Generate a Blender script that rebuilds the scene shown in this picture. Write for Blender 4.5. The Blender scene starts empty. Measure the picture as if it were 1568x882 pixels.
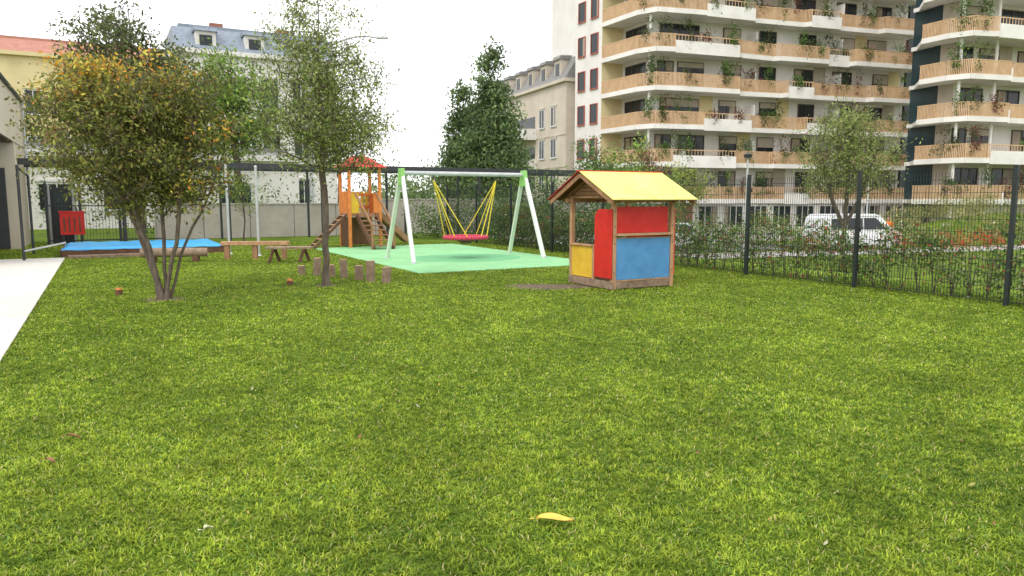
import bpy, math, random
import numpy as np
from mathutils import Vector
random.seed(7); rng=np.random.default_rng(7)
sc=bpy.context.scene
col=sc.collection
A=(-0.482,0.876); B=(0.876,0.482); C=(0.949,0.315)

# ---------------------------------------------------------------- materials
def N(nt,t,**k):
    n=nt.nodes.new(t)
    for a,b in k.items(): setattr(n,a,b)
    return n
def mat(name,c1,c2=None,rough=0.7,scale=3.0,bump=0.0,bscale=40.0,metal=0.0,spec=0.3,stretch=(1,1,1),detail=6,dirt=0.0):
    m=bpy.data.materials.new(name); m.use_nodes=True; nt=m.node_tree
    p=nt.nodes['Principled BSDF']
    p.inputs['Roughness'].default_value=rough; p.inputs['Metallic'].default_value=metal
    p.inputs['Specular IOR Level'].default_value=spec
    if c2 is None: c2=tuple(x*0.8 for x in c1)
    tc=N(nt,'ShaderNodeTexCoord'); mp=N(nt,'ShaderNodeMapping'); mp.inputs['Scale'].default_value=stretch
    nt.links.new(tc.outputs['Object'],mp.inputs['Vector'])
    no=N(nt,'ShaderNodeTexNoise'); no.inputs['Scale'].default_value=scale; no.inputs['Detail'].default_value=detail
    no.inputs['Roughness'].default_value=0.65
    nt.links.new(mp.outputs[0],no.inputs['Vector'])
    cr=N(nt,'ShaderNodeValToRGB'); cr.color_ramp.elements[0].position=0.35; cr.color_ramp.elements[1].position=0.65
    cr.color_ramp.elements[0].color=(*c2,1); cr.color_ramp.elements[1].color=(*c1,1)
    nt.links.new(no.outputs['Fac'],cr.inputs['Fac'])
    out=cr.outputs['Color']
    if dirt>0:
        n2=N(nt,'ShaderNodeTexNoise'); n2.inputs['Scale'].default_value=0.7; n2.inputs['Detail'].default_value=8
        nt.links.new(tc.outputs['Object'],n2.inputs['Vector'])
        mr=N(nt,'ShaderNodeMapRange'); mr.inputs[1].default_value=0.45; mr.inputs[2].default_value=0.75; mr.inputs[4].default_value=dirt
        nt.links.new(n2.outputs['Fac'],mr.inputs[0])
        mx=N(nt,'ShaderNodeMixRGB',blend_type='MULTIPLY'); mx.inputs[2].default_value=(0.45,0.42,0.36,1)
        nt.links.new(mr.outputs[0],mx.inputs[0]); nt.links.new(out,mx.inputs[1]); out=mx.outputs[0]
    nt.links.new(out,p.inputs['Base Color'])
    if bump>0:
        nb=N(nt,'ShaderNodeTexNoise'); nb.inputs['Scale'].default_value=bscale; nb.inputs['Detail'].default_value=4
        nt.links.new(mp.outputs[0],nb.inputs['Vector'])
        b=N(nt,'ShaderNodeBump'); b.inputs['Strength'].default_value=bump; b.inputs['Distance'].default_value=0.02
        nt.links.new(nb.outputs['Fac'],b.inputs['Height']); nt.links.new(b.outputs[0],p.inputs['Normal'])
    return m
def leafmat(name,trans=0.35,rough=0.5,spec=0.25):
    m=bpy.data.materials.new(name); m.use_nodes=True; nt=m.node_tree
    p=nt.nodes['Principled BSDF']; o=nt.nodes['Material Output']
    at=N(nt,'ShaderNodeAttribute'); at.attribute_name='Col'
    p.inputs['Roughness'].default_value=rough; p.inputs['Specular IOR Level'].default_value=spec
    nt.links.new(at.outputs['Color'],p.inputs['Base Color'])
    t=N(nt,'ShaderNodeBsdfTranslucent'); nt.links.new(at.outputs['Color'],t.inputs['Color'])
    mx=N(nt,'ShaderNodeMixShader'); mx.inputs[0].default_value=trans
    nt.links.new(p.outputs[0],mx.inputs[1]); nt.links.new(t.outputs[0],mx.inputs[2]); nt.links.new(mx.outputs[0],o.inputs['Surface'])
    return m
M={}
M['leaf']=leafmat('foliage',.4); M['grass']=leafmat('grass_blade',0.3,0.6,0.12)
M['bark']=mat('bark',(0.17,0.135,0.10),(0.08,0.062,0.047),0.9,14,0.5,30,stretch=(1,1,.3))
M['wood']=mat('wood_brown',(0.40,0.22,0.12),(0.24,0.13,0.065),0.7,9,0.3,30,stretch=(1,1,.25),dirt=.4)
M['woodgrey']=mat('wood_grey',(0.36,0.26,0.18),(0.19,0.13,0.09),0.8,10,0.4,30,dirt=.5)
M['woodlight']=mat('wood_light',(0.56,0.33,0.18),(0.38,0.21,0.11),0.6,9,0.2,30,stretch=(1,1,.3),dirt=.4)
M['wooddark']=mat('wood_dark',(0.17,0.085,0.05),(0.10,0.05,0.03),0.7,8,0.2)
M['orange']=mat('orange_wood',(0.78,0.28,0.07),(0.60,0.18,0.045),0.5,7,0.1,dirt=.2)
M['red']=mat('red_panel',(0.66,0.035,0.025),(0.54,0.025,0.02),0.42,5,0.06,60,dirt=.35)
M['blue']=mat('blue_panel',(0.11,0.33,0.62),(0.085,0.26,0.53),0.45,4,0.05,60,dirt=.4)
M['yellow']=mat('yellow_panel',(0.80,0.74,0.20),(0.72,0.64,0.13),0.45,3,0.05,60,dirt=.3)
M['yellow2']=mat('yellow_deep',(0.75,0.50,0.05),(0.62,0.38,0.035),0.5,3,0.05,60,dirt=.35)
M['tarp']=mat('blue_tarp',(0.05,0.42,0.78),(0.035,0.33,0.68),0.45,2,0.3,6,dirt=.15)
M['white']=mat('white_paint',(0.80,0.80,0.79),(0.73,0.73,0.72),0.5,2,0.03)
M['plaster']=mat('white_plaster',(0.76,0.73,0.70),(0.69,0.66,0.62),0.85,0.6,0.1,20,dirt=.12)
M['slab']=mat('white_slab',(0.80,0.77,0.73),(0.71,0.68,0.64),0.8,0.8,0.05,20,dirt=.2)
M['cream']=mat('cream_plaster',(0.60,0.53,0.44),(0.52,0.46,0.38),0.85,0.6,0.1,20,dirt=.2)
M['yellowwall']=mat('yellow_plaster',(0.72,0.60,0.34),(0.64,0.53,0.29),0.85,0.6,dirt=.2)
M['beigewall']=mat('beige_wall',(0.64,0.56,0.44),(0.58,0.50,0.39),0.85,0.8,0.1,20,dirt=.15)
M['wallbeige2']=mat('facade_beige',(0.50,0.44,0.36),(0.40,0.34,0.28),0.85,0.5,dirt=.2)
M['tan']=mat('tan_railing',(0.68,0.46,0.27),(0.56,0.36,0.20),0.6,2)
M['glass']=mat('window_glass',(0.03,0.038,0.042),(0.018,0.022,0.026),0.12,0.5,spec=0.3)
M['glassteal']=mat('teal_glass',(0.03,0.055,0.062),(0.022,0.038,0.043),0.15,0.5,spec=0.3)
M['frame']=mat('window_frame',(0.12,0.08,0.06),(0.09,0.06,0.045),0.5,3)
M['framew']=mat('white_frame',(0.7,0.7,0.68),None,0.5,3)
M['framered']=mat('red_frame',(0.42,0.10,0.06),None,0.5,3)
M['curtain']=mat('curtain',(0.45,0.38,0.31),(0.25,0.20,0.16),0.9,4,stretch=(3,3,.1))
M['slate']=mat('slate_roof',(0.27,0.31,0.37),(0.19,0.22,0.27),0.6,4,0.2,10)
M['greyroof']=mat('grey_roof',(0.26,0.25,0.24),(0.18,0.175,0.17),0.7,5,0.2,10)
M['redroof']=mat('red_roof',(0.48,0.24,0.18),(0.38,0.17,0.13),0.8,3,0.2,10)
M['concrete']=mat('concrete_wall',(0.56,0.51,0.45),(0.43,0.39,0.34),0.9,1.5,0.3,15,dirt=.5)
M['paving']=mat('pale_paving',(0.70,0.67,0.61),(0.63,0.60,0.54),0.9,2,0.1,60,dirt=.15)
M['road']=mat('road_paving',(0.44,0.42,0.39),(0.35,0.34,0.32),0.9,1,0.1,60,dirt=.2)
M['asphalt']=mat('asphalt',(0.12,0.12,0.12),(0.08,0.08,0.082),0.9,2,0.1,60,dirt=.2)
M['steel']=mat('dark_steel',(0.045,0.05,0.052),(0.03,0.033,0.035),0.5,4,spec=.4)
M['galv']=mat('galvanised_steel',(0.55,0.57,0.57),(0.45,0.47,0.47),0.45,6,metal=.2)
M['fence']=mat('fence_green_black',(0.022,0.03,0.028),(0.015,0.02,0.018),0.5,6,spec=.4)
M['mint']=mat('mint_rubber',(0.30,0.60,0.30),(0.24,0.51,0.24),0.95,1.2,0.4,150,dirt=.25)
M['mint2']=mat('green_rubber_dark',(0.19,0.49,0.24),(0.16,0.43,0.21),0.95,1.2,0.4,150)
M['lime']=mat('lime_green',(0.28,0.58,0.16),(0.24,0.50,0.13),0.45,5)
M['palegreen']=mat('pale_green_paint',(0.66,0.74,0.62),(0.58,0.67,0.54),0.45,3)
M['pink']=mat('red_rope',(0.62,0.07,0.11),(0.45,0.04,0.08),0.7,20,0.4,80)
M['rope']=mat('yellow_rope',(0.75,0.62,0.06),(0.62,0.5,0.05),0.8,20,0.3,80)
M['soil']=mat('bare_soil',(0.19,0.14,0.095),(0.11,0.085,0.055),0.95,5,0.6,40)
M['tyre']=mat('tyre',(0.02,0.02,0.02),None,0.8,5)
M['carwhite']=mat('car_white',(0.75,0.76,0.77),(0.70,0.71,0.72),0.25,2,spec=.5)
M['brick']=mat('brick_wall',(0.34,0.15,0.10),(0.24,0.10,0.07),0.9,8,.3)
M['vest']=mat('orange_vest',(0.85,0.22,0.03),None,0.7,8)
M['cloth']=mat('dark_cloth',(0.06,0.07,0.10),None,0.9,8)
M['skin']=mat('skin',(0.50,0.30,0.21),None,0.6,8)

def groundmat():
    m=bpy.data.materials.new('lawn_ground'); m.use_nodes=True; nt=m.node_tree; p=nt.nodes['Principled BSDF']
    p.inputs['Roughness'].default_value=0.95; p.inputs['Specular IOR Level'].default_value=0.1
    tc=N(nt,'ShaderNodeTexCoord')
    a=N(nt,'ShaderNodeTexNoise'); a.inputs['Scale'].default_value=0.9; a.inputs['Detail'].default_value=5
    b=N(nt,'ShaderNodeTexNoise'); b.inputs['Scale'].default_value=22; b.inputs['Detail'].default_value=8; b.inputs['Roughness'].default_value=.8
    for x in(a,b): nt.links.new(tc.outputs['Object'],x.inputs['Vector'])
    r1=N(nt,'ShaderNodeValToRGB'); e=r1.color_ramp.elements
    e[0].position=.36; e[0].color=(0.05,0.09,0.012,1); e[1].position=.66; e[1].color=(0.20,0.30,0.03,1)
    r2=N(nt,'ShaderNodeValToRGB'); e=r2.color_ramp.elements
    e[0].position=.35; e[0].color=(0.7,0.75,0.8,1); e[1].position=.68; e[1].color=(1.15,1.05,0.9,1)
    nt.links.new(b.outputs['Fac'],r1.inputs[0]); nt.links.new(a.outputs['Fac'],r2.inputs[0])
    mx=N(nt,'ShaderNodeMixRGB',blend_type='MULTIPLY'); mx.inputs[0].default_value=1
    nt.links.new(r1.outputs[0],mx.inputs[1]); nt.links.new(r2.outputs[0],mx.inputs[2]); nt.links.new(mx.outputs[0],p.inputs['Base Color'])
    bp=N(nt,'ShaderNodeBump'); bp.inputs['Strength'].default_value=.7; bp.inputs['Distance'].default_value=.03
    nt.links.new(b.outputs['Fac'],bp.inputs['Height']); nt.links.new(bp.outputs[0],p.inputs['Normal'])
    return m
M['ground']=groundmat()

# ---------------------------------------------------------------- builders
class F:
    def __init__(s,ox,oy,ux,z=0.0):
        l=math.hypot(*ux); s.o=(ox,oy); s.u=(ux[0]/l,ux[1]/l); s.v=(-s.u[1],s.u[0]); s.z=z
    def P(s,x,y,z=0): return (s.o[0]+s.u[0]*x+s.v[0]*y, s.o[1]+s.u[1]*x+s.v[1]*y, s.z+z)
    def sub(s,p,q):
        a=s.P(*p); b=s.P(*q); return F(a[0],a[1],(b[0]-a[0],b[1]-a[1]),s.z), math.hypot(b[0]-a[0],b[1]-a[1])
W=F(0,0,(1,0))
class G:
    def __init__(s,name,loc): s.name=name; s.loc=Vector(loc); s.p={}
    def g(s,part,m):
        return s.p.setdefault(part+'|'+m,([],[]))
    def add(s,part,m,vs,fs):
        V,Fc=s.g(part,m); n=len(V); V.extend(vs); Fc.extend([tuple(i+n for i in f) for f in fs])
    def box(s,part,m,fr,x0,x1,y0,y1,z0,z1):
        vs=[fr.P(x,y,z) for z in(z0,z1) for x,y in((x0,y0),(x1,y0),(x1,y1),(x0,y1))]
        s.add(part,m,vs,[(3,2,1,0),(4,5,6,7),(0,1,5,4),(1,2,6,5),(2,3,7,6),(3,0,4,7)])
    def prism(s,part,m,fr,pts,z0,z1):
        n=len(pts); vs=[fr.P(x,y,z0) for x,y in pts]+[fr.P(x,y,z1) for x,y in pts]
        s.add(part,m,vs,[tuple(range(n-1,-1,-1)),tuple(range(n,2*n))]+[(i,(i+1)%n,n+(i+1)%n,n+i) for i in range(n)])
    def xprism(s,part,m,fr,pts,x0,x1):
        n=len(pts); vs=[fr.P(x0,y,z) for y,z in pts]+[fr.P(x1,y,z) for y,z in pts]
        s.add(part,m,vs,[tuple(range(n)),tuple(range(2*n-1,n-1,-1))]+[(i,n+i,n+(i+1)%n,(i+1)%n) for i in range(n)])
    def yprism(s,part,m,fr,pts,y0,y1):
        n=len(pts); vs=[fr.P(x,y0,z) for x,z in pts]+[fr.P(x,y1,z) for x,z in pts]
        s.add(part,m,vs,[tuple(range(n)),tuple(range(2*n-1,n-1,-1))]+[(i,n+i,n+(i+1)%n,(i+1)%n) for i in range(n)])
    def beam(s,part,m,p,q,w,h):
        p=Vector(p);q=Vector(q);d=(q-p).normalized(); up=Vector((0,0,1))
        if abs(d.z)>.95: up=Vector((A[0],A[1],0))
        r=d.cross(up).normalized(); u=r.cross(d)
        vs=[tuple(e+r*a*w/2+u*b*h/2) for e in(p,q) for a,b in((-1,-1),(1,-1),(1,1),(-1,1))]
        s.add(part,m,vs,[(3,2,1,0),(4,5,6,7),(0,1,5,4),(1,2,6,5),(2,3,7,6),(3,0,4,7)])
    def tube(s,part,m,p,q,r1,r2=None,n=10):
        if r2 is None:r2=r1
        p=Vector(p);q=Vector(q);d=(q-p).normalized(); up=Vector((0,0,1)) if abs(d.z)<.9 else Vector((1,0,0))
        r=d.cross(up).normalized(); u=r.cross(d); vs=[]
        for e,rr in((p,r1),(q,r2)):
            for i in range(n):
                a=2*math.pi*i/n; vs.append(tuple(e+(r*math.cos(a)+u*math.sin(a))*rr))
        s.add(part,m,vs,[tuple(range(n-1,-1,-1)),tuple(range(n,2*n))]+[(i,(i+1)%n,n+(i+1)%n,n+i) for i in range(n)])
    def finish(s,bevel=0):
        e=bpy.data.objects.new(s.name,None); e.location=s.loc; col.objects.link(e); e.empty_display_size=.3
        for k,(V,Fc) in s.p.items():
            part,m=k.split('|'); me=bpy.data.meshes.new(part)
            L=s.loc; me.from_pydata([(v[0]-L.x,v[1]-L.y,v[2]-L.z) for v in V],[],Fc); me.update()
            me.materials.append(M[m]); o=bpy.data.objects.new(part,me); col.objects.link(o); o.parent=e
            if bevel>0:
                b=o.modifiers.new('b','BEVEL'); b.width=bevel; b.segments=2; b.limit_method='ANGLE'
        return e
def rawmesh(name,V,faces_flat,ftot,mtl,colr=None,parent=None,loc=(0,0,0)):
    me=bpy.data.meshes.new(name); n=len(V)
    me.vertices.add(n); me.vertices.foreach_set('co',(V-np.array(loc)).astype(np.float32).ravel())
    me.loops.add(len(faces_flat)); me.loops.foreach_set('vertex_index',faces_flat.astype(np.int32))
    st=np.concatenate([[0],np.cumsum(ftot)[:-1]]).astype(np.int32)
    me.polygons.add(len(ftot)); me.polygons.foreach_set('loop_start',st)
    me.update(calc_edges=True)
    if colr is not None:
        at=me.color_attributes.new('Col','FLOAT_COLOR','POINT')
        c=np.ones((n,4),np.float32); c[:,:3]=np.clip(colr,0,.85); at.data.foreach_set('color',c.ravel())
    me.materials.append(mtl)
    o=bpy.data.objects.new(name,me); col.objects.link(o)
    if parent: o.parent=parent
    else: o.location=loc
    return o
def leaves(name,cent,size,colors,parent=None,loc=(0,0,0),aspect=.45,upbias=.5,mt='leaf'):
    n=len(cent); u=rng.normal(size=(n,3)); u/=np.linalg.norm(u,axis=1)[:,None]
    nn=rng.normal(size=(n,3)); nn[:,2]=np.abs(nn[:,2])+upbias; v=np.cross(u,nn); v/=np.linalg.norm(v,axis=1)[:,None]+1e-9
    L=(size*rng.uniform(.6,1.3,n)/2)[:,None]; Wd=L*aspect
    V=np.stack([cent-u*L,cent+v*Wd-u*L*.1,cent+u*L,cent-v*Wd-u*L*.1],1).reshape(-1,3)
    return rawmesh(name,V,np.arange(4*n),np.full(n,4),M[mt],np.repeat(colors,4,0),parent,loc)
def pal(n,cols,w=None,var=.25):
    cols=np.array(cols,float); idx=rng.choice(len(cols),n,p=w); c=cols[idx]*rng.uniform(1-var,1+var,(n,1)); return c
def tubes(name,pos,par,rad,mtl,parent,loc,ns=6):
    idx=[i for i in range(len(pos)) if par[i]>=0]
    p=pos[par[idx]]; q=pos[idx]; r1=rad[par[idx]]; r2=rad[idx]
    r1=np.minimum(r1,r2*1.6)
    d=q-p; d/=np.linalg.norm(d,axis=1)[:,None]+1e-9
    up=np.where(np.abs(d[:,2:3])>.9,np.array([[1.,0,0]]),np.array([[0,0,1.]]))
    r=np.cross(d,up); r/=np.linalg.norm(r,axis=1)[:,None]; u=np.cross(r,d)
    an=np.arange(ns)*2*math.pi/ns; ca=np.cos(an)[None,:,None]; sa=np.sin(an)[None,:,None]
    ring=r[:,None]*ca+u[:,None]*sa
    V=np.concatenate([p[:,None]+ring*r1[:,None,None],(q+d*0.004)[:,None]+ring*r2[:,None,None]],1)
    n=len(idx); base=(np.arange(n)*2*ns)[:,None,None]; i=np.arange(ns)
    f=np.stack([i,(i+1)%ns,ns+(i+1)%ns,ns+i],1)[None]+base
    o=rawmesh(name,V.reshape(-1,3),f.ravel(),np.full(n*ns,4),mtl,None,parent,loc)
    o.data.polygons.foreach_set('use_smooth',[True]*len(o.data.polygons))
    return o
def blobs_sample(blobs,n,shell=.45):
    w=np.array([b[3]*b[4]*b[5] for b in blobs]); w=w/w.sum(); out=[]
    for k in rng.choice(len(blobs),n,p=w):
        b=blobs[k]; d=rng.normal(size=3); d/=np.linalg.norm(d); r=rng.random()**shell*rng.uniform(.85,1.08)
        out.append([b[0]+d[0]*b[3]*r,b[1]+d[1]*b[4]*r,b[2]+d[2]*b[5]*r])
    return np.array(out)
LB_=1.75
def tree(name,base,stems,blobs,ncl,nl,sig,lsize,palette,pw=None,rbase=.07,tint=None,aspect=.45,ns=7,twigs=4,shell=.45,var=(.7,1.25)):
    base=np.array(base,float)
    e=bpy.data.objects.new(name,None); e.location=base; col.objects.link(e)
    pos=[];par=[]
    for st in stems:
        st=[np.array(p,float) for p in st]; prev=-1
        for a,b in zip(st[:-1],st[1:]):
            k=max(2,int(np.linalg.norm(b-a)/.22))
            for j in range(k):
                if prev>=0 and j==0: continue
                t=j/k; p=a+(b-a)*t
                if prev>=0:p=p+rng.normal(size=3)*.012
                pos.append(p);par.append(prev);prev=len(pos)-1
        pos.append(st[-1]);par.append(prev)
    minz=min(b[2]-b[5] for b in blobs)*.7
    cl=blobs_sample(blobs,ncl,shell)
    sp=np.array(pos); dd=[np.min(np.linalg.norm(sp-c,axis=1)) for c in cl]; cl=cl[np.argsort(dd)]
    for c in cl:
        P=np.array(pos); d=P-c; dh=np.linalg.norm(d[:,:2],axis=1); dist=np.linalg.norm(d,axis=1)
        cost=dist+1.3*np.maximum(0,P[:,2]-c[2]+.35*dh)+50*(P[:,2]<minz)
        i=int(np.argmin(cost)); a=P[i]; k=max(2,min(6,int(dist[i]/.25)+1)); prev=i
        mid=(a+c)/2+np.array([0,0,.12*dist[i]])+rng.normal(size=3)*.06*dist[i]
        for j in range(1,k+1):
            t=j/k; p=(1-t)**2*a+2*t*(1-t)*mid+t*t*c
            pos.append(p);par.append(prev);prev=len(pos)-1
        for _ in range(twigs):
            t=c+rng.normal(size=3)*sig*.9+np.array([0,0,sig*.3]); pos.append(t);par.append(prev)
    pos=np.array(pos);par=np.array(par); cnt=np.zeros(len(pos)); ch=np.zeros(len(pos),int)
    for i in par:
        if i>=0: ch[i]+=1
    cnt[ch==0]=1
    for i in range(len(pos)-1,-1,-1):
        if par[i]>=0: cnt[par[i]]+=cnt[i]
    rad=rbase*(cnt/cnt.max())**.5; rad=np.maximum(rad,.003)
    for i in range(len(pos)):
        if pos[i][2]<.25: rad[i]*=1+.5*(1-pos[i][2]/.25)
    tubes('trunk_and_branches',pos+base,par,rad,M['bark'],e,base,ns)
    L=np.repeat(cl,nl,0)+rng.normal(size=(ncl*nl,3))*sig*np.array([1,1,.75])
    clv=np.repeat(rng.uniform(var[0],var[1],ncl),nl)[:,None]
    C_=pal(len(L),palette,pw)*clv*LB_
    if tint is not None: C_=tint(L,C_,np.repeat(cl,nl,0))
    leaves('foliage',L+base,lsize,C_,e,base,aspect)
    return e
def bush(name,cents,sig,nl,lsize,palette,pw=None,stems=True,zmin=None,aspect=.5,br=LB_):
    cents=np.array(cents,float); loc=tuple(cents.mean(0)*[1,1,0])
    e=bpy.data.objects.new(name,None); e.location=loc; col.objects.link(e)
    L=np.repeat(cents,nl,0)+rng.normal(size=(len(cents)*nl,3))*np.array(sig)
    if zmin is not None: L[:,2]=np.maximum(L[:,2],zmin+rng.random(len(L))*.1)
    C_=pal(len(L),palette,pw)*np.repeat(rng.uniform(.65,1.3,len(cents)),nl)[:,None]*br
    leaves('foliage',L,lsize,C_,e,loc,aspect)
    return e

# ---------------------------------------------------------------- terrain
def sm(t): t=np.clip(t,0,1); return t*t*(3-2*t)
RF=F(5.8,30.5,C)
def gz(x,y):
    s=(x-7.25)*B[0]+(y-10.75)*B[1]
    z=-1.2*sm((s-1.5)/6)
    dp=(x-RF.o[0])*RF.v[0]+(y-RF.o[1])*RF.v[1]
    z=z+1.9*np.exp(-((x-33)**2/60+(y-49)**2/14))*sm((dp-6.5)/2.5)
    return z
xs=np.concatenate([[-1500,-600,-250,-120],np.arange(-60,70,1.0),[80,120,250,600,1500]])
ys=np.concatenate([[-600,-200,-60],np.arange(-20,75,1.0),[85,110,200,500,1000,2500]])
X,Y=np.meshgrid(xs,ys); Z=gz(X,Y); V=np.stack([X,Y,Z],-1).reshape(-1,3); nx=len(xs);ny=len(ys)
ii,jj=np.meshgrid(np.arange(nx-1),np.arange(ny-1)); q=(jj*nx+ii).ravel()
f=np.stack([q,q+1,q+1+nx,q+nx],1)
g_=rawmesh('ground_lawn',V,f.ravel(),np.full(len(q),4),M['ground']); g_.data.polygons.foreach_set('use_smooth',[True]*len(q))

EF=F(-4.94,7.0,B)
SF=F(-1.95,15.45,B)
HF=F(1.72,12.6,B)
FF=F(7.25,10.75,A)
def loc2(fr,x,y): dx=x-fr.o[0];dy=y-fr.o[1]; return dx*fr.u[0]+dy*fr.u[1], dx*fr.v[0]+dy*fr.v[1]
def lawnmask(x,y,edge=0.0):
    b,a=loc2(EF,x,y); ok=~((b<edge)&(a<14.3)); ok&=~((b<-2.2)&(a>=14.3))
    b,a=loc2(SF,x,y); ok&=~((b>0)&(b<4.8)&(a>0)&(a<9.0))
    b,a=loc2(HF,x,y); ok&=~((b>.03)&(b<1.32)&(a>.03)&(a<1.32))
    a,b=loc2(FF,x,y); ok&=(b>-1.2)
    r=((x-.72)/.75)**2+((y-13.15)/.34)**2; ok&=(r>rng.uniform(.7,1.2,len(x)))
    r=((x+5.45)/.30)**2+((y-11.5)/.25)**2; ok&=(r>rng.uniform(.2,1.1,len(x)))
    r=((x+3.36)/.2)**2+((y-13.3)/.18)**2; ok&=(r>rng.uniform(.2,1.1,len(x)))
    return ok
def vnoise(x,y,sc_,seed):
    r=np.random.default_rng(seed).random((64,64)); gx=x/sc_; gy=y/sc_; ix=np.floor(gx).astype(int); iy=np.floor(gy).astype(int)
    fx=gx-ix;fy=gy-iy; fx=fx*fx*(3-2*fx); fy=fy*fy*(3-2*fy)
    g=lambda a,b:r[a%64,b%64]
    return (g(ix,iy)*(1-fx)+g(ix+1,iy)*fx)*(1-fy)+(g(ix,iy+1)*(1-fx)+g(ix+1,iy+1)*fx)*fy
# ---------------------------------------------------------------- grass blades
def grass():
    Dg=np.linspace(1.9,27,600); dens=np.where(Dg<4,10500,10500*(4/Dg)**1.6)*2*.88*Dg
    cdf=np.cumsum(dens); tot=int(cdf[-1]*(Dg[1]-Dg[0])); cdf=cdf/cdf[-1]
    D=np.interp(rng.random(tot),cdf,Dg); x=D*rng.uniform(-.88,.88,tot); y=D
    wx=x+.05*vnoise(x,y,.13,21)+.3*vnoise(x,y,.9,22); wy=y+.05*vnoise(x,y,.13,23)+.3*vnoise(x,y,.9,24)
    n1=vnoise(wx,wy,.055,1)
    keep=lawnmask(x,y,0.0)&(rng.random(tot)<(.35+1.0*n1))
    x=x[keep];y=y[keep];wx=wx[keep];wy=wy[keep];n1=n1[keep];n=len(x);D=y
    z=gz(x,y)
    big=vnoise(wx,wy,2.3,2)*.5+vnoise(wx,wy,.8,3)*.5; fine=vnoise(wx,wy,.045,4); tuft=vnoise(wx,wy,.12,5)
    h=rng.uniform(.015,.033,n)*(.75+.5*tuft); w=.0032*np.maximum(1,(D/4))**.72*rng.uniform(.6,1.5,n)
    th=rng.uniform(0,2*math.pi,n); tilt=rng.uniform(.2,1.45,n)
    phi=th+rng.normal(0,.5,n)+math.pi/2
    dx=np.cos(th)*w;dy=np.sin(th)*w; lx=np.cos(phi)*np.sin(tilt);ly=np.sin(phi)*np.sin(tilt);lz=np.cos(tilt)
    b0=np.stack([x-dx,y-dy,z],1);b1=np.stack([x+dx,y+dy,z],1)
    hm=h*.55
    m=np.stack([x+lx*hm*.6,y+ly*hm*.6,z+hm*(.5+.5*lz)],1); off=np.stack([dx,dy,0*dx],1)*.75
    tip=np.stack([x+lx*h*1.3,y+ly*h*1.3,z+h*(.25+.75*lz)],1)
    V=np.stack([b0,b1,m+off,m-off,tip],1).reshape(-1,3)
    k=np.arange(n)[:,None]*5
    fl=np.concatenate([k+0,k+1,k+2,k+3, k+3,k+2,k+4],1).ravel()
    ft=np.tile([4,3],n)
    mix=np.clip(.12+.45*big+.85*(fine-.4)+rng.normal(0,.2,n)+.2*(tuft-.4),0,1)[:,None]
    c=np.array([[.095,.18,.016]])*(1-mix)+np.array([[.47,.58,.060]])*mix
    r=rng.random(n)
    c[r<.045]=np.array([.58,.52,.22])
    c[(r>.06)&(r<.12)]=np.array([.18,.32,.08])
    c*=rng.uniform(.75,1.25,(n,1))*(.78+.45*vnoise(wx,wy,.4,9)[:,None])
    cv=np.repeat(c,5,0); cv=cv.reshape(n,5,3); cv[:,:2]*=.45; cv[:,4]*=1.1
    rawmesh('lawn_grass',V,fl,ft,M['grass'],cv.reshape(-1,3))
grass()
def outergrass():
    n=90000; a=rng.uniform(-6,22,n); b=rng.uniform(.7,7.5,n); x=FF.o[0]+A[0]*a+B[0]*b; y=FF.o[1]+A[1]*a+B[1]*b
    c=np.stack([x,y,gz(x,y)+.03],1); C_=pal(n,[(.30,.43,.06),(.17,.28,.035),(.38,.48,.09)])*(.85+.6*vnoise(x,y,.8,31)[:,None])
    leaves('verge_grass',c,.11,C_,aspect=.15,upbias=0,mt='grass')
outergrass()

def fallen():
    n=190; y=rng.uniform(3,20,n); x=y*rng.uniform(-.65,.7,n); k=lawnmask(x,y); x=x[k];y=y[k]; n=len(x)
    c=np.stack([x,y,gz(x,y)+.033],1)
    C_=pal(n,[(.55,.40,.10),(.30,.16,.06),(.6,.58,.40),(.45,.40,.12)])
    leaves('fallen_leaves',c,.035,C_,aspect=.6,upbias=4)
fallen()
def bigleaf(x,y,L,w,rot,mt):
    vs=[];n=12
    for i in range(n+1):
        t=i/n; ww=w*math.sin(math.pi*t)**.7*(1-.2*t)+.001; zz=.036+.008*math.sin(t*5)
        for s in(-1,0,1):
            a=(t-.5)*L; b=s*ww; vs.append((x+a*math.cos(rot)-b*math.sin(rot),y+a*math.sin(rot)+b*math.cos(rot),zz+(.012 if s else 0)))
    fs=[]
    for i in range(n):
        for s in(0,1): k=i*3+s; fs.append((k,k+1,k+4,k+3))
    g=G('fallen_leaf',(x,y,.04)); g.add('blade',mt,vs,fs); g.add('stalk',mt,[(vs[1][0],vs[1][1],.04),(vs[1][0]-.03,vs[1][1]+.004,.036),(vs[1][0]-.03,vs[1][1]+.008,.04)],[(0,1,2)]); g.finish()
M['leafy']=mat('yellow_leaf',(.80,.55,.10),(.66,.38,.07),.6,30)
M['leafb']=mat('brown_leaf',(.33,.17,.08),(.22,.11,.05),.7,30)
M['leafp']=mat('pale_leaf',(.6,.62,.4),(.5,.5,.3),.7,30)
bigleaf(.205,3.40,.175,.038,-.03,'leafy'); bigleaf(-1.42,3.3,.05,.018,.9,'leafp'); bigleaf(-2.72,4.2,.07,.017,-.2,'leafb'); bigleaf(-2.85,4.65,.09,.012,.1,'leafb')

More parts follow.
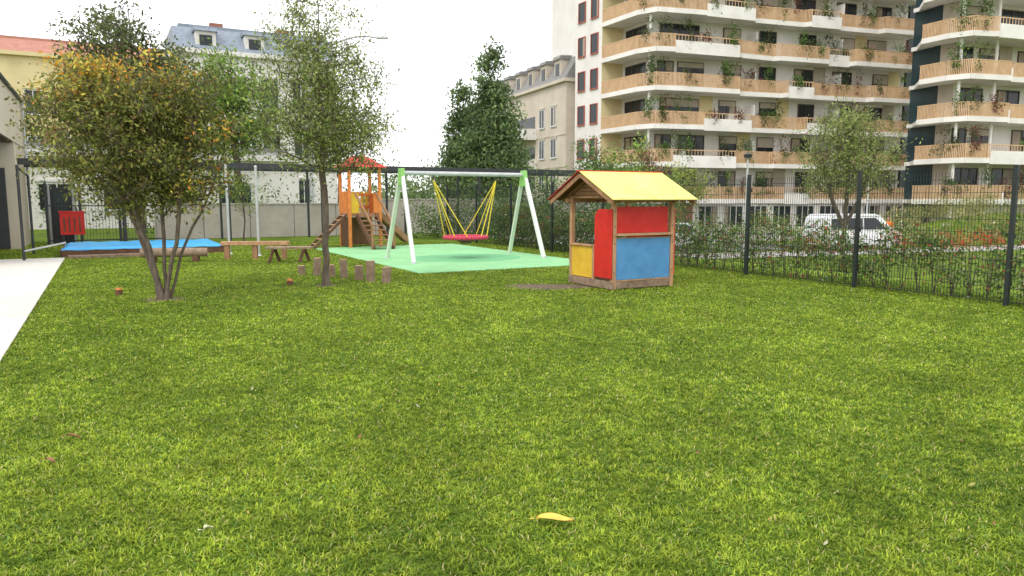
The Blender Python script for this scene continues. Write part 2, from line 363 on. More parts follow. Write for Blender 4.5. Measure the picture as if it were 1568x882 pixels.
# ---------------------------------------------------------------- pavement, rubber, soil, road
g=G('pavement',(-9,10,0))
g.prism('slab','paving',EF,[(-14,-14),(0,-14),(0,14.3),(-2.2,14.3),(-2.2,24),(-14,24)],-.1,.02)
g.finish(.004)
g=G('rubber_play_surface',(0,19,0)); g.prism('surface','mint',SF,[(0,0),(4.8,0),(4.8,9),(0,9)],-.05,.018)
pts=[(2.6+1.5*math.cos(t*.2618),3.2+1.3*math.sin(t*.2618)) for t in range(24)]
g.prism('impact_patch','mint2',SF,pts,.0,.023); g.finish()
for nm,cx,cy,rx,ry in(('bare_soil_patch',.72,13.15,.85,.42),('bare_soil_patch',-5.45,11.5,.34,.28),('bare_soil_patch',-3.36,13.3,.22,.2)):
    g=G(nm,(cx,cy,0)); pts=[]
    for i in range(28):
        t=i/28*2*math.pi; r=1+.12*math.sin(3*t+1)+.08*math.sin(7*t); pts.append((cx+rx*r*math.cos(t),cy+ry*r*math.sin(t)))
    g.prism('soil','soil',W,pts,-.05,.006); g.finish()
g=G('footpath',(20,36,-1.2)); g.box('path','road',RF,0,75,2.4,4.4,-1.25,-1.19)
g.box('kerb','concrete',RF,0,75,4.4,4.55,-1.3,-1.12); g.finish()
g=G('parking_street',(25,45,-1.2)); g.box('carriageway','asphalt',RF,-8,20,6.5,13,-1.25,-1.192)
g.box('kerb','concrete',RF,-8,20,13,13.2,-1.3,-1.07)
for k in range(9): g.box('bay_line_%d'%k,'white',RF,-4+k*2.6,-3.9+k*2.6,6.6,10.5,-1.2,-1.187)
g.finish()
g=G('forecourt_paving',(25,48,-1.2)); g.box('paving','road',RF,-8,26,13.2,27,-1.25,-1.10); g.finish()

# ---------------------------------------------------------------- fence
def fence():
    g=G('mesh_fence',(FF.o[0],FF.o[1],0))
    sp=2.52
    for i in range(-4,9):
        x=i*sp
        g.box('post_%d'%i,'fence',FF,x-.03,x+.03,-.03,.03,-.1,2.03)
        g.box('post_cap_%d'%i,'fence',FF,x-.034,x+.034,-.034,.034,2.031,2.045)
        for z in(.3,1.0,1.7): g.box('clamps','fence',FF,x-.035,x+.035,-.06,-.031,z,z+.05)
        if i==8: break
        zz=.06
        while zz<2.0:
            for yy in(-.045,-.033): g.box('rods','fence',FF,x,x+sp,yy-.0035,yy+.0035,zz-.0035,zz+.0035)
            zz+=.2
        for k in range(1,50):
            xx=x+k*.05; g.box('rods','fence',FF,xx-.0025,xx+.0025,-.042,-.036,.04,1.98)
    g.finish()
fence()
cs=[]
for t in np.arange(-9,17,.11):
    for _ in range(7):
        hh=(1.0+.12*math.sin(t*1.7)+.1*math.sin(t*4.1)+.1*math.sin(t*9)) if t<14 else 1.3
        p=FF.P(t+random.uniform(-.1,.1),-.45+random.gauss(0,.15),hh*random.random()**.6+.03)
        if math.sin(t*6.3)+math.sin(t*2.9+p[2]*3)<-1.35: continue
        cs.append(p)
hp=[(.075,.13,.028),(.04,.075,.018),(.14,.20,.045),(.30,.28,.18),(.26,.07,.05)]
bush('hedge',cs,(.10,.10,.08),27,.068,hp,[.40,.22,.21,.08,.09],zmin=.02)
g=G('hedge_stems',FF.P(0,-.42))
for t in np.arange(-9,17,.28):
    p=FF.P(t,-.45)
    for _ in range(4): g.tube('stems','bark',p,(p[0]+random.gauss(0,.12),p[1]+random.gauss(0,.1),random.uniform(.6,1.0)),.008,.003,5)
g.finish()

# ---------------------------------------------------------------- playhouse
def playhouse():
    g=G('playhouse',HF.P(.67,.67)); w=1.35; t=.075; H=HF
    for n_,(x,y) in enumerate([(0,0),(w-t,0),(0,w-t),(w-t,w-t)]): g.box('post_%d'%n_,'woodlight',H,x,x+t,y,y+t,0,1.58)
    g.box('base_front','woodgrey',H,t,w-t,.01,.06,.02,.14); g.box('base_back','woodgrey',H,t,w-t,w-.06,w-.01,.02,.14)
    g.box('base_left','woodgrey',H,-.03,.012,t-.1,w-.02,.02,.15); g.box('base_right','woodgrey',H,w-.06,w-.01,t,w-t,.02,.14)
    g.box('floor','woodgrey',H,.02,w-.07,.065,w-.065,.03,.08)
    g.box('front_panel_lower','blue',H,t+.004,w-t-.004,.02,.045,.17,.885)
    g.box('front_lower_frame','woodlight',H,t,w-t,.015,.055,.885,.905); g.box('front_lower_frame','woodlight',H,t,w-t,.015,.055,.145,.168)
    g.box('counter','woodlight',H,t-.02,w-t+.02,-.07,.12,.935,.975)
    g.box('front_panel_upper','red',H,t+.004,w-t-.06,.02,.045,.98,1.43)
    g.box('plate_front','woodlight',H,-.1,w+.1,.0,.06,1.50,1.57)
    g.box('plate_back','woodlight',H,-.1,w+.1,w-.06,w,1.50,1.57)
    g.box('post_edge_red','red',H,w-.0,w+.02,.0,.075,.2,1.4)
    pts=[(0,.2),(.50,.2)]
    for i in range(9):
        a=i/8*math.pi/2; pts.append((.50-.16*(1-math.cos(a)),1.22+.17*math.sin(a)))
    pts+=[(0,1.39)]
    H2=F(*H.P(0,0)[:2],A)
    g.yprism('side_board','red',H2,pts,.012,.034)
    g.box('side_panel_low','yellow2',H2,.62,w-.08,-.03,-.005,.16,.72); g.box('side_shelf','woodlight',H2,.6,w-.05,-.09,.03,.722,.755)
    g.box('side_post','woodlight',H2,.56,.62,-.05,.0,.08,.75)
    g.box('right_panel','red',H,w-.045,w-.02,t,w-t,.17,1.0)
    g.box('back_panel','yellow2',H,t,w-t,w-.045,w-.02,.16,.70)
    for z in(.3,.8,1.1,1.35):
        for xx in(.037,w-.037): g.tube('bolts','steel',H.P(xx,-.004,z),H.P(xx,.004,z),.012,n=8)
        g.tube('bolts','steel',H2.P(.1,.034,z),H2.P(.1,.041,z),.011,n=8)
    for xx in(.14,.5,.85,1.2):
        for z in(.21,.84): g.tube('screws','galv',H.P(xx,.014,z),H.P(xx,.02,z),.008,n=8)
    x0,x1=-.27,1.57
    def slope(sgn,mt,part,off,th,xa,xb,t0=0.,t1=1.):
        e=(.675-sgn*1.0,1.535); r=(.675,2.03)
        dy=r[0]-e[0];dz=r[1]-e[1];L=math.hypot(dy,dz);ny_,nz_=-dz/L*(1 if dy>0 else -1),abs(dy)/L
        a=(e[0]+dy*t0,e[1]+dz*t0);b=(e[0]+dy*t1,e[1]+dz*t1)
        g.xprism(part,mt,H,[(a[0]+ny_*off,a[1]+nz_*off),(b[0]+ny_*off,b[1]+nz_*off),(b[0]+ny_*(off+th),b[1]+nz_*(off+th)),(a[0]+ny_*(off+th),a[1]+nz_*(off+th))],xa,xb)
    for s in(1,-1):
        for i in range(7): slope(s,'wooddark' if s<0 else 'wood','roof_boards',-.005,.018,x0+.02,x1-.02,i/7+.004,(i+1)/7-.004)
        slope(s,'yellow' if s>0 else 'red','roof_sheet_%s_1'%('a' if s>0 else 'b'),.016,.014,x0,(x0+x1)/2-.003,-.01,1.0)
        slope(s,'yellow' if s>0 else 'red','roof_sheet_%s_2'%('a' if s>0 else 'b'),.016,.014,(x0+x1)/2+.003,x1,-.01,1.0)
        slope(s,'wood','bargeboard',-.085,.078,x0+.03,x0+.055,0,.98); slope(s,'wood','bargeboard',-.085,.078,x1-.055,x1-.03,0,.98)
        slope(s,'wood','rafter',-.07,.06,.0,.05,.05,.97); slope(s,'wood','rafter',-.07,.06,w-.05,w,.05,.97)
    g.box('ridge_cap','red',H,x0-.01,x1+.01,.635,.715,2.035,2.06)
    for xg in(.055,w-.08):
        n=6
        for i in range(n):
            z0=1.56+i*.068; z1=z0+.062; hw0=(2.0-z0)/.495; hw1=(2.0-z1)/.495
            g.xprism('gable_boards','wood',H,[(.675-.98*hw0*.93,z0),(.675+.98*hw0*.93,z0),(.675+.98*hw1*.93,z1),(.675-.98*hw1*.93,z1)],xg,xg+.02)
    g.box('tie_beam','wood',H,.0,.055,-.2,w+.2,1.575,1.62)
    g.finish(.004)
playhouse()

# ---------------------------------------------------------------- swing
def swing():
    SW=F(-2.75,18.6,B); g=G('nest_swing',SW.P(1.75,0)); L=3.5;Hh=2.2
    for n_,x in enumerate((0,L)):
        for s in(-1,1):
            top=Vector(SW.P(x,s*.05,Hh)); bot=Vector(SW.P(x+(-.08 if x==0 else .08),s*.95,0))
            g.beam('leg_%d_%d'%(n_,s),'white' if s<0 else 'palegreen',top,bot,.085,.085)
            g.tube('foot_%d_%d'%(n_,s),'galv',bot,bot+Vector((0,0,.06)),.08,.06)
        g.yprism('head_plate_%d'%n_,'lime',F(*SW.P(x,0)[:2],A),[(-.17,Hh-.3),(.17,Hh-.3),(.09,Hh+.12),(-.09,Hh+.12)],-.05,.05)
    g.tube('crossbar','galv',SW.P(0,0,Hh),SW.P(L,0,Hh),.055,n=16)
    cx=L/2; R=.56; zs=.56
    n=32; ring=[Vector(SW.P(cx+R*math.cos(2*math.pi*i/n),R*math.sin(2*math.pi*i/n),zs)) for i in range(n)]
    for i in range(n): g.tube('seat_ring','pink',ring[i],ring[(i+1)%n],.05,n=8)
    for k in range(-5,6):
        d=k*.1; h=math.sqrt(R*R-d*d)
        g.tube('seat_net','pink',SW.P(cx+d,-h,zs),SW.P(cx+d,h,zs-.0),.012,n=5); g.tube('seat_net','pink',SW.P(cx-h,d,zs+.012),SW.P(cx+h,d,zs+.012),.012,n=5)
    g.tube('seat_pad','wooddark',SW.P(cx,0,zs-.16),SW.P(cx,0,zs-.03),.12,.35,n=16)
    for s in(-1,1):
        hx=cx+s*.9; g.tube('hanger','steel',SW.P(hx,0,Hh-.05),SW.P(hx,0,Hh-.16),.02)
        for a in(35,-35,70,-70):
            th=math.radians(a if s>0 else 180-a); g.tube('ropes','rope',SW.P(hx,0,Hh-.16),SW.P(cx+R*math.cos(th),R*math.sin(th),zs+.03),.014,n=6)
    g.finish()
swing()

# ---------------------------------------------------------------- climbing tower
def tower():
    T=F(-5.15,23.6,B); g=G('climbing_tower',T.P(.5,.5)); w=1.0
    for n_,(x,y) in enumerate([(0,0),(w,0),(0,w),(w,w)]):
        g.box('post_%d'%n_,'orange',T,x-.045,x+.045,y-.045,y+.045,0,2.62)
    g.box('platform','wood',T,-.04,w+.04,-.04,w+.04,1.0,1.08)
    for z in(1.25,1.65):
        for (x0,x1,y0,y1) in((.05,w-.05,w-.03,w+.0),(-.03,0,.05,w-.05),(w-.0,w+.03,.05,w-.05)): g.box('rail','orange',T,x0,x1,y0,y1,z,z+.09)
    for k in range(6):
        x=.08+k*.15; g.box('back_slats','yellow2',T,x,x+.1,w+.005,w+.03,1.1,1.8); g.box('left_slats','orange',T,-.055,-.032,x,x+.1,1.1,1.8); g.box('right_slats','orange',T,w+.032,w+.055,x,x+.1,1.1,1.75)
    g.box('front_panel','yellow2',T,.0,.3,-.03,.0,1.1,1.72); g.box('front_panel_r','orange',T,.78,1.0,-.03,.0,1.1,1.72)
    g.box('low_wall','wood',T,.02,.98,w-.05,w,.05,.95); g.box('side_wall','wooddark',T,-.03,.0,.1,.95,.05,.95)
    e=.2; v=[T.P(-e,-e,2.56),T.P(w+e,-e,2.56),T.P(w+e,w+e,2.56),T.P(-e,w+e,2.56),T.P(w*.3,w/2,2.95),T.P(w*.7,w/2,2.95)]
    g.add('roof','red',v,[(3,2,1,0),(0,1,5,4),(1,2,5),(2,3,4,5),(3,0,4)])
    g.box('roof_beam','wooddark',T,-.1,w+.1,-.03,.03,2.48,2.555); g.box('roof_beam','wooddark',T,-.1,w+.1,w-.03,w+.03,2.48,2.555)
    g.box('roof_beam2','wooddark',T,-.03,.03,.04,w-.04,2.48,2.555);g.box('roof_beam2','wooddark',T,w-.03,w+.03,.04,w-.04,2.48,2.555)
    for x in(.22,.83): g.beam('stair_string','wooddark',T.P(x,0,1.05),T.P(x+.12,-1.35,.03),.05,.16)
    for k in range(7):
        t=(k+.5)/7; g.box('tread_%d'%k,'wood',T,.24+.12*t,.82+.12*t,-1.35*t-.1,-1.35*t+.09,1.0*(1-t)+.06,1.0*(1-t)+.1)
    for x in(.18,.87):
        g.beam('handrail','wood',T.P(x,0,1.75),T.P(x+.12,-1.3,.75),.05,.07); g.beam('handrail_post','wood',T.P(x+.12,-1.3,0),T.P(x+.12,-1.3,.8),.06,.06)
    for y in(.2,.75): g.beam('ladder_side','wooddark',T.P(-.05,y,1.05),T.P(-1.15,y-.15,.02),.06,.08)
    for k in range(7):
        t=(k+.4)/7; g.tube('rung','woodlight',T.P(-.05-1.1*t,.2-.15*t,1.05-1.03*t+.03),T.P(-.05-1.1*t,.75-.15*t,1.05-1.03*t+.03),.025)
    g.beam('slide_bed','wood',T.P(w+.05,.5,1.02),T.P(w+1.0,.4,.12),.5,.04)
    for y in(.22,.72): g.beam('slide_side','wood',T.P(w+.05,y,1.1),T.P(w+1.0,y-.08,.2),.04,.16)
    g.finish(.006)
tower()

# ---------------------------------------------------------------- stumps, benches
for (px,D,h,r) in[(460,15.3,.19,.075),(483,15.15,.36,.08),(506,14.9,.24,.075),(525,14.65,.37,.075),(548,14.3,.28,.08),(566,13.97,.40,.085),(589,13.75,.30,.085)]:
    x=(px-784)*D/1135; g=G('log_stump',(x,D,0)); n=18; lean=random.gauss(0,.015); vs=[]
    prof=[(0,-.05,1.06),(0,.03,1.03),(0,h*.5,1.0),(0,h-.015,1.0),(0,h,.93)]
    ph=random.random()*6
    for _,z,k in prof:
        for i in range(n):
            t=2*math.pi*i/n; rr=r*k*(1+.05*math.sin(3*t+ph)+.03*math.sin(7*t)); vs.append((x+rr*math.cos(t)+lean*z*4,D+rr*math.sin(t),z))
    fs=[(a*n+i,a*n+(i+1)%n,(a+1)*n+(i+1)%n,(a+1)*n+i) for a in range(4) for i in range(n)]
    g.add('bark','woodgrey',vs,fs)
    g.add('top','woodlight',vs[4*n:],[tuple(range(n))]); g.finish()
for (px,D) in[(176,12.0),(441,13.35)]:
    x=(px-784)*D/1135; g=G('painted_peg',(x,D,0)); g.tube('peg','wooddark',(x,D,-.05),(x,D,.085),.06,.055,14); g.tube('cap','orange',(x,D,.086),(x,D,.12),.052,.04,14); g.finish(.004)
LB=F(-9.15,18.2,(.95,.2)); g=G('log_bench',LB.P(.7,0)); g.tube('log','woodgrey',LB.P(0,0,.24),LB.P(1.55,0,.24),.12,.11,14); g.box('support_a','wooddark',LB,.2,.34,-.12,.12,0,.15); g.box('support_b','wooddark',LB,1.2,1.34,-.12,.12,0,.15); g.finish(.004)
BB=F(-7.35,19.1,(.93,.1)); g=G('balance_beam',BB.P(.7,0)); g.box('beam','woodlight',BB,-.15,1.55,-.09,.09,.37,.47)
for x in(-.08,.62,1.35): g.box('post_%d'%int(x*10+1),'wood',BB,x,x+.13,-.065,.065,0,.369)
g.finish(.008)
PB=F(-6.0,18.2,(.98,.12)); g=G('wooden_bench',PB.P(.5,0))
for k in range(3): g.box('seat_plank_%d'%k,'woodgrey',PB,-.05,1.05,-.2+k*.14,-.075+k*.14,.34,.39)
for x in(.1,.82):
    g.box('rail_%d'%int(x*10),'wooddark',PB,x,x+.07,-.2,.2,.28,.339); g.beam('leg_a%d'%int(x*10),'wooddark',PB.P(x+.035,-.15,.3),PB.P(x-.06,-.18,0),.07,.07); g.beam('leg_b%d'%int(x*10),'wooddark',PB.P(x+.035,.15,.3),PB.P(x+.13,.18,0),.07,.07)
g.finish(.006)
SP=F(-12.0,19.8,B); g=G('covered_sandpit',SP.P(2,1.5))
L,Dp=3.95,3.0
g.box('edge_front','wooddark',SP,-.05,L+.05,-.1,.02,0,.2); g.box('edge_back','wooddark',SP,-.05,L+.05,Dp-.02,Dp+.1,0,.2); g.box('edge_left','wooddark',SP,-.1,.02,.03,Dp-.03,0,.2); g.box('edge_right','wooddark',SP,L-.02,L+.1,.03,Dp-.03,0,.2)
nx_,ny_=30,22; vs=[]
for j in range(ny_+1):
    for i in range(nx_+1):
        x=i/nx_*(L+.16)-.08; y=j/ny_*(Dp+.16)-.12
        e=min(i,nx_-i,j,ny_-j); z=.26-.05*math.sin(math.pi*i/nx_)*math.sin(math.pi*j/ny_)+.012*math.sin(i*1.3+j*.4)+(0 if e>0 else -.07)
        vs.append(SP.P(x,y,z))
g.add('cover','tarp',vs,[(j*(nx_+1)+i,j*(nx_+1)+i+1,(j+1)*(nx_+1)+i+1,(j+1)*(nx_+1)+i) for j in range(ny_) for i in range(nx_)])
g.finish()
g=G('wooden_deck_edge',SP.P(1.5,-.5))
for k in range(2): g.box('plank_%d'%k,'woodgrey',SP,.1,2.4,-.5-.17*k,-.35-.17*k,0,.08)
g.finish(.004)

# ---------------------------------------------------------------- pergola, poles, wall
QF=F(-15.7,23.75,B)
g=G('steel_pergola',QF.P(10,1))
for y in(0,2.2): g.box('main_beam_%d'%int(y),'steel',QF,-.6,22.5,y-.05,y+.05,2.64,2.84)
for x in np.arange(-.5,22.4,.45): g.box('slats','steel',QF,x,x+.05,.06,2.14,2.72,2.82)
for x in np.arange(-.4,22.5,3.35):
    for y in(0,2.2): g.box('column','steel',QF,x-.04,x+.04,y-.04,y+.04,0,2.639)
g.finish()
for (px,D,h) in[(350,21.0,2.5),(395,20.3,2.42)]:
    x=(px-784)*D/1135; g=G('steel_pole',(x,D,0)); g.tube('shaft','galv',(x,D,0),(x,D,h),.035); g.tube('base','galv',(x,D,0),(x,D,.05),.09,.05); g.tube('cap','galv',(x,D,h),(x,D,h+.04),.045,.02); g.finish()
CW=F(*QF.P(0,3.0)[:2],B); g=G('concrete_wall',CW.P(10,0))
for k in range(12):
    x=4+k*1.75; hh=1.32 if k<5 else 1.5
    g.box('panel_%d'%k,'concrete',CW,x+.01,x+1.74,0,.2,0,hh)
g.box('coping','concrete',CW,4,4+5*1.75,-.03,.23,1.322,1.38); g.box('coping_r','concrete',CW,4+5*1.75+.01,25,-.03,.23,1.502,1.56)
g.finish(.01)
g=G('steel_gate',(-12.3,18.6,0))
g.tube('post_a','steel',(-12.3,18.6,0),(-12.3,18.6,2.4),.035); g.tube('post_b','steel',(-13.6,21,0),(-13.6,21,2.2),.035)
g.tube('rail','galv',(-12.3,18.6,.25),(-12.3+.9,18.6+.3,.45),.025); g.tube('rail_top','steel',(-12.3,18.6,2.35),(-13.6,21,2.2),.025)
g.finish()
g=G('mesh_gate',(-16,25,0)); GG=F(-15.9,25.4,B)
for x in(0,1.0,2.2,3.6): g.box('post','steel',GG,x-.04,x+.04,-.04,.04,0,2.1)
for k in range(34): g.box('bars','steel',GG,.05+k*.1,.062+k*.1,-.01,.01,.1,1.3 if k>21 else 2.0)
for z in(.1,1.3): g.box('rails','steel',GG,0,3.6,-.02,.02,z,z+.04)
g.finish()
g=G('garden_shed_door',GG.P(.5,.6)); g.box('leaf','steel',GG,.1,.75,.5,.58,0,1.95); g.box('window','glassteal',GG,.2,.65,.48,.498,1.1,1.75); g.box('frame','galv',GG,.02,.098,.48,.6,0,2.05); g.box('frame','galv',GG,.752,.83,.48,.6,0,2.05); g.finish(.004)
g=G('red_play_panel',(-14.9,25,0)); RP=F(-15.2,24.95,B)
g.box('panel','red',RP,0,.72,0,.05,.35,1.1); g.box('leg_a','steel',RP,.05,.1,.01,.04,0,.349); g.box('leg_b','steel',RP,.6,.65,.01,.04,0,.349); g.box('frame_top','red',RP,-.03,.75,-.01,.06,1.102,1.15)
for k in range(4): g.box('slots','wooddark',RP,.1+.15*k,.15+.15*k,-.004,-.001,.45,.95)
g.finish(.004)
KB=F(-16.95,26.1,A)
g=G('kindergarten_building',KB.P(-8,3))
g.box('upper_wall','beigewall',KB,-11,0,0,9,3.3,4.85); g.box('glazed_front','glass',KB,-11,-3.4,2.6,2.9,0,3.29); g.box('end_wall','beigewall',KB,-3.4,-.0,.02,9,0,3.297)
g.box('parapet','steel',KB,-11.1,.08,-.08,9.1,4.852,4.93); g.box('soffit','wooddark',KB,-10.95,-3.45,.05,2.55,3.27,3.298)
for k in range(5):
    x=-10.9+k*1.75; g.box('door_frames','steel',KB,x-.05,x+.05,2.5,2.59,0,3.26)
    if k<4: g.box('door_rail','steel',KB,x+.06,x+1.69,2.52,2.59,2.3,2.4)
g.box('open_door','steel',KB,-3.5,-3.42,.3,1.5,.03,2.5)
g.tube('downpipe','galv',KB.P(-.35,-.06,.0),KB.P(-.35,-.06,4.85),.04)
g.finish()

# ---------------------------------------------------------------- windows helper
def window(g,fr,x0,x1,z0,z1,n=2,fm='frame',sill=True,curt=.5,gl='glass',y=0):
    g.box('glass',gl,fr,x0,x1,y-.03,y-.005,z0,z1)
    t=.07
    for a,b in((x0-t,x0),(x1,x1+t)): g.box('frames',fm,fr,a,b,y-.08,y-.002,z0-t,z1+t)
    g.box('frames',fm,fr,x0,x1,y-.08,y-.002,z1,z1+t); g.box('frames',fm,fr,x0,x1,y-.08,y-.002,z0-t,z0)
    for k in range(1,n):
        x=x0+(x1-x0)*k/n; g.box('frames',fm,fr,x-.03,x+.03,y-.075,y-.031,z0,z1)
    if random.random()<curt:
        w=(x1-x0)*random.uniform(.2,.5); a=x0+.02 if random.random()<.5 else x1-w-.02
        g.box('curtains','curtain',fr,a,a+w,y-.036,y-.032,z0+.02,z1-.02)
    if sill: g.box('sills',fm,fr,x0-.12,x1+.12,y-.14,y-.081,z0-t-.04,z0-t)
def railing(g,fr,L,z):
    x=.03
    while x<L: g.box('railing_slats','tan',fr,x,x+.07,-.03,.0,z+.06,z+1.0); x+=.115
    g.box('handrail','tan',fr,0,L,-.05,.03,z+1.0,z+1.06)
    g.box('rail_low','tan',fr,0,L,-.045,.015,z+.02,z+.06)
plants=[]
def apartment(name,fr,polys,walls,wins,ztop,z0=-1.2,cols=(),xend=28,yb=6.9):
    g=G(name,fr.P(10,4)); nf=7
    for si,(p,q,m) in enumerate(walls):
        f2,L=fr.sub(p,q); g.box('wall_%d'%si,m,f2,0,L,0,.3,z0-.5,ztop)
    for k in range(nf):
        z=1.5+3*k; poly,solid=polys[k%len(polys)]
        ring=list(poly)+[(poly[-1][0],yb),(poly[0][0]+2,yb)]
        g.prism('slab_%d'%k,'slab',fr,ring,z-.30,z)
        for i,(p,q) in enumerate(zip(poly[:-1],poly[1:])):
            f2,L=fr.sub(p,q)
            if i in solid:
                g.box('parapet','slab',f2,-.04,L+.04,-.1,-.003,z-.42,z+.55)
                g.box('handrail','tan',f2,0,L,-.07,-.02,z+.95,z+1.02)
                x=.2
                while x<L: g.box('parapet_bars','tan',f2,x,x+.04,-.06,-.03,z+.55,z+.95); x+=.3
            else:
                g.box('fascia','slab',f2,0,L,-.05,-.003,z-.34,z+.03)
                railing(g,f2,L,z)
            if L>1.5 and i>0:
                for _ in range(random.choice([1,2,2]) if L<4 else random.choice([2,3,4])):
                    t0=random.uniform(.4,L-.4); c_=random.choice([0,0,1,1,2]); up=random.random()<.6; wd=random.uniform(.2,.9)
                    for _ in range(11): plants.append((f2.P(t0+random.gauss(0,wd*.5),random.uniform(-.15,.3),z+(random.uniform(.3,2.2) if up else random.uniform(.4,1.4))),c_))
                    g.box('planters','wooddark',f2,t0-.3,t0+.3,.1,.4,z+.01,z+.4)
        f2,L=fr.sub((0,2.4),(xend,2.4))
        for (x0,x1,n) in wins[k%len(wins)]:
            o=random.uniform(-.15,.15)
            window(g,f2,x0+o,x1+o,z+.08,z+2.35,n,'frame',False,.6)
            if random.random()<.4: g.box('blind','wallbeige2',f2,x0+o,x1+o,-.10,-.085,z+1.4+random.random()*.6,z+2.35)
            if random.random()<.35 and x1+1.8<xend:
                a=x1+o+.15; g.box('panel','wallbeige2' if random.random()<.7 else 'yellowwall',f2,a,a+1.3,-.02,-.003,z+.01,z+2.69)
            if random.random()<.5:
                a=x0+random.uniform(-.4,.4); g.box('balcony_furniture',random.choice(['wooddark','framew','cloth','wallbeige2']),f2,a,a+random.uniform(.3,.9),-1.0,-.6,z+.01,z+random.uniform(.5,1.4))
        for x,y in cols:
            g.tube('column','slab',fr.P(x,y,z-3 if k else z0),fr.P(x,y,z-.31),.11,n=10)
        for x in(10.6,19.5):
            if x<xend: g.box('privacy_screen','slab',fr,x,x+.08,1.1,2.39,z+.01,z+2.0)
    return g
AF=F(10.9,60,C)
ev=([(-1.2,6.4),(-.35,1.6),(.6,.1),(3,-.1),(8.4,.1),(9.0,1.0),(13.2,1.0),(13.5,.35),(16.0,.35),(16.4,1.0),(22.3,1.0),(22.7,.4),(28,.4)],{7})
e2=([(-1.2,6.4),(-.35,1.6),(.6,.1),(2.2,-.1),(8.2,.1),(8.8,.5),(12.2,.9),(12.6,.5),(17.6,.5),(18.0,1.0),(20.2,1.0),(20.5,.3),(28,.3)],{3,9})
e3=([(-1.2,6.4),(-.35,1.6),(.6,.1),(5,-.1),(9.6,.1),(10.2,.9),(15.2,.9),(15.6,.4),(18.6,.4),(19.0,1.0),(23.3,1.0),(23.6,.4),(28,.4)],{3,7})
wl=[((-1.95,10.4),(-1.2,6.4),'plaster'),((-1.2,6.4),(.9,6.6),'yellowwall'),((.9,6.6),(1.4,2.4),'plaster'),((1.4,2.4),(28,2.4),'plaster')]
wins=[[(2.2,5.8,4),(8.1,9.7,2),(12.0,13.6,2),(16.2,17.8,2),(20.6,22.0,2),(23.6,25.6,2)],[(2.0,3.4,2),(4.0,6.4,3),(8.3,9.9,2),(12.0,13.6,2),(15.5,17.4,2),(19.9,21.9,2),(24.3,25.9,2)]]
g=apartment('apartment_building',AF,[ev,e2,e3],wl,wins,24,cols=((.5,1.0),(26.5,1.2)))
f2,L=AF.sub((-1.95,10.4),(-1.2,6.4))
for k in range(0,8):
    z=1.5+3*k
    for x in(.55,2.5): window(g,f2,x,x+1.0,z+.7,z+2.3,1,'framered',True,.4)
f3,L3=AF.sub((.9,6.6),(1.4,2.4))
for k in range(8): window(g,f3,.6,3.4,1.6+3*k,3.8+3*k,3,'frame',False,.3)
# ground floor comes forward almost to the balcony line
fg,_=AF.sub((1.4,1.3),(28,1.3))
g.box('ground_floor_wall','slab',fg,0,26.5,0,1.05,-1.45,1.195)
g.box('brick_base','brick',fg,.02,3.6,-.06,-.003,-1.4,1.15)
for k in range(9): window(g,fg,4.2+k*2.5,6.0+k*2.5,-.9,.9,3,'framew',False,.5)
g.box('ground_terrace','slab',AF,14,28.5,-3.2,1.2,-1.3,-.95)
g.box('rear_mass','plaster',AF,-1.3,28,10.3,18,-1.5,24); g.box('core_mass','plaster',AF,1.9,28,2.75,10.25,-1.5,24)
g.finish()
LK=F(*AF.P(28.1,2.2)[:2],C); g=G('glass_stair_tower',LK.P(2,1)); g.box('core','glassteal',LK,0,6,.1,5,-1.5,24)
for k in range(9): g.box('floor_bands','slab' if k%2 else 'wallbeige2',LK,-.02,6.02,.04,.098,-1.5+3*k,-1.2+3*k)
for k in range(7): g.box('mullions','steel',LK,k*.98,k*.98+.06,.02,.038,-1.5,24)
g.finish()
BF=F(32.6,54.5,C)
b1=([(-.5,3.6),(-.3,1.4),(.5,.1),(4.2,-.1),(4.6,.3),(14,.3)],{3})
b2=([(-.5,3.6),(-.3,1.4),(.5,.1),(2.2,-.1),(2.5,-.3),(14,-.3)],{4})
wl=[((1.6,6.4),(1.4,3.6),'glassteal'),((1.4,3.6),(1.6,2.4),'wallbeige2'),((1.6,2.4),(14,2.4),'plaster')]
wins2=[[(2.0,4.4,3),(6.0,8.2,2),(10,12,2)],[(1.9,3.2,2),(3.9,5.8,2),(8,10,2)]]
g=apartment('apartment_block',BF,[b1,b2,b1],wl,wins2,24,cols=((.5,1.0),(3.6,.7)),xend=14,yb=6.0)
for k in range(8): g.box('floor_bands','slab',BF,1.32,1.42,3.7,6.3,1.2+3*k,1.5+3*k)
g.box('core_mass','plaster',BF,1.9,14,2.75,6.3,-1.5,24)
g.finish()
for t,(nm,pl) in enumerate([('balcony_plants_green',[(.07,.14,.03),(.12,.19,.05)]),('balcony_plants_dark',[(.05,.08,.025),(.10,.11,.05)]),('balcony_plants_red',[(.24,.05,.07),(.16,.07,.04),(.08,.10,.03)])]):
    c=[p for p,k in plants if k==t]
    if c: bush(nm,c,(.17,.12,.2),22,.18,pl,br=1.3)

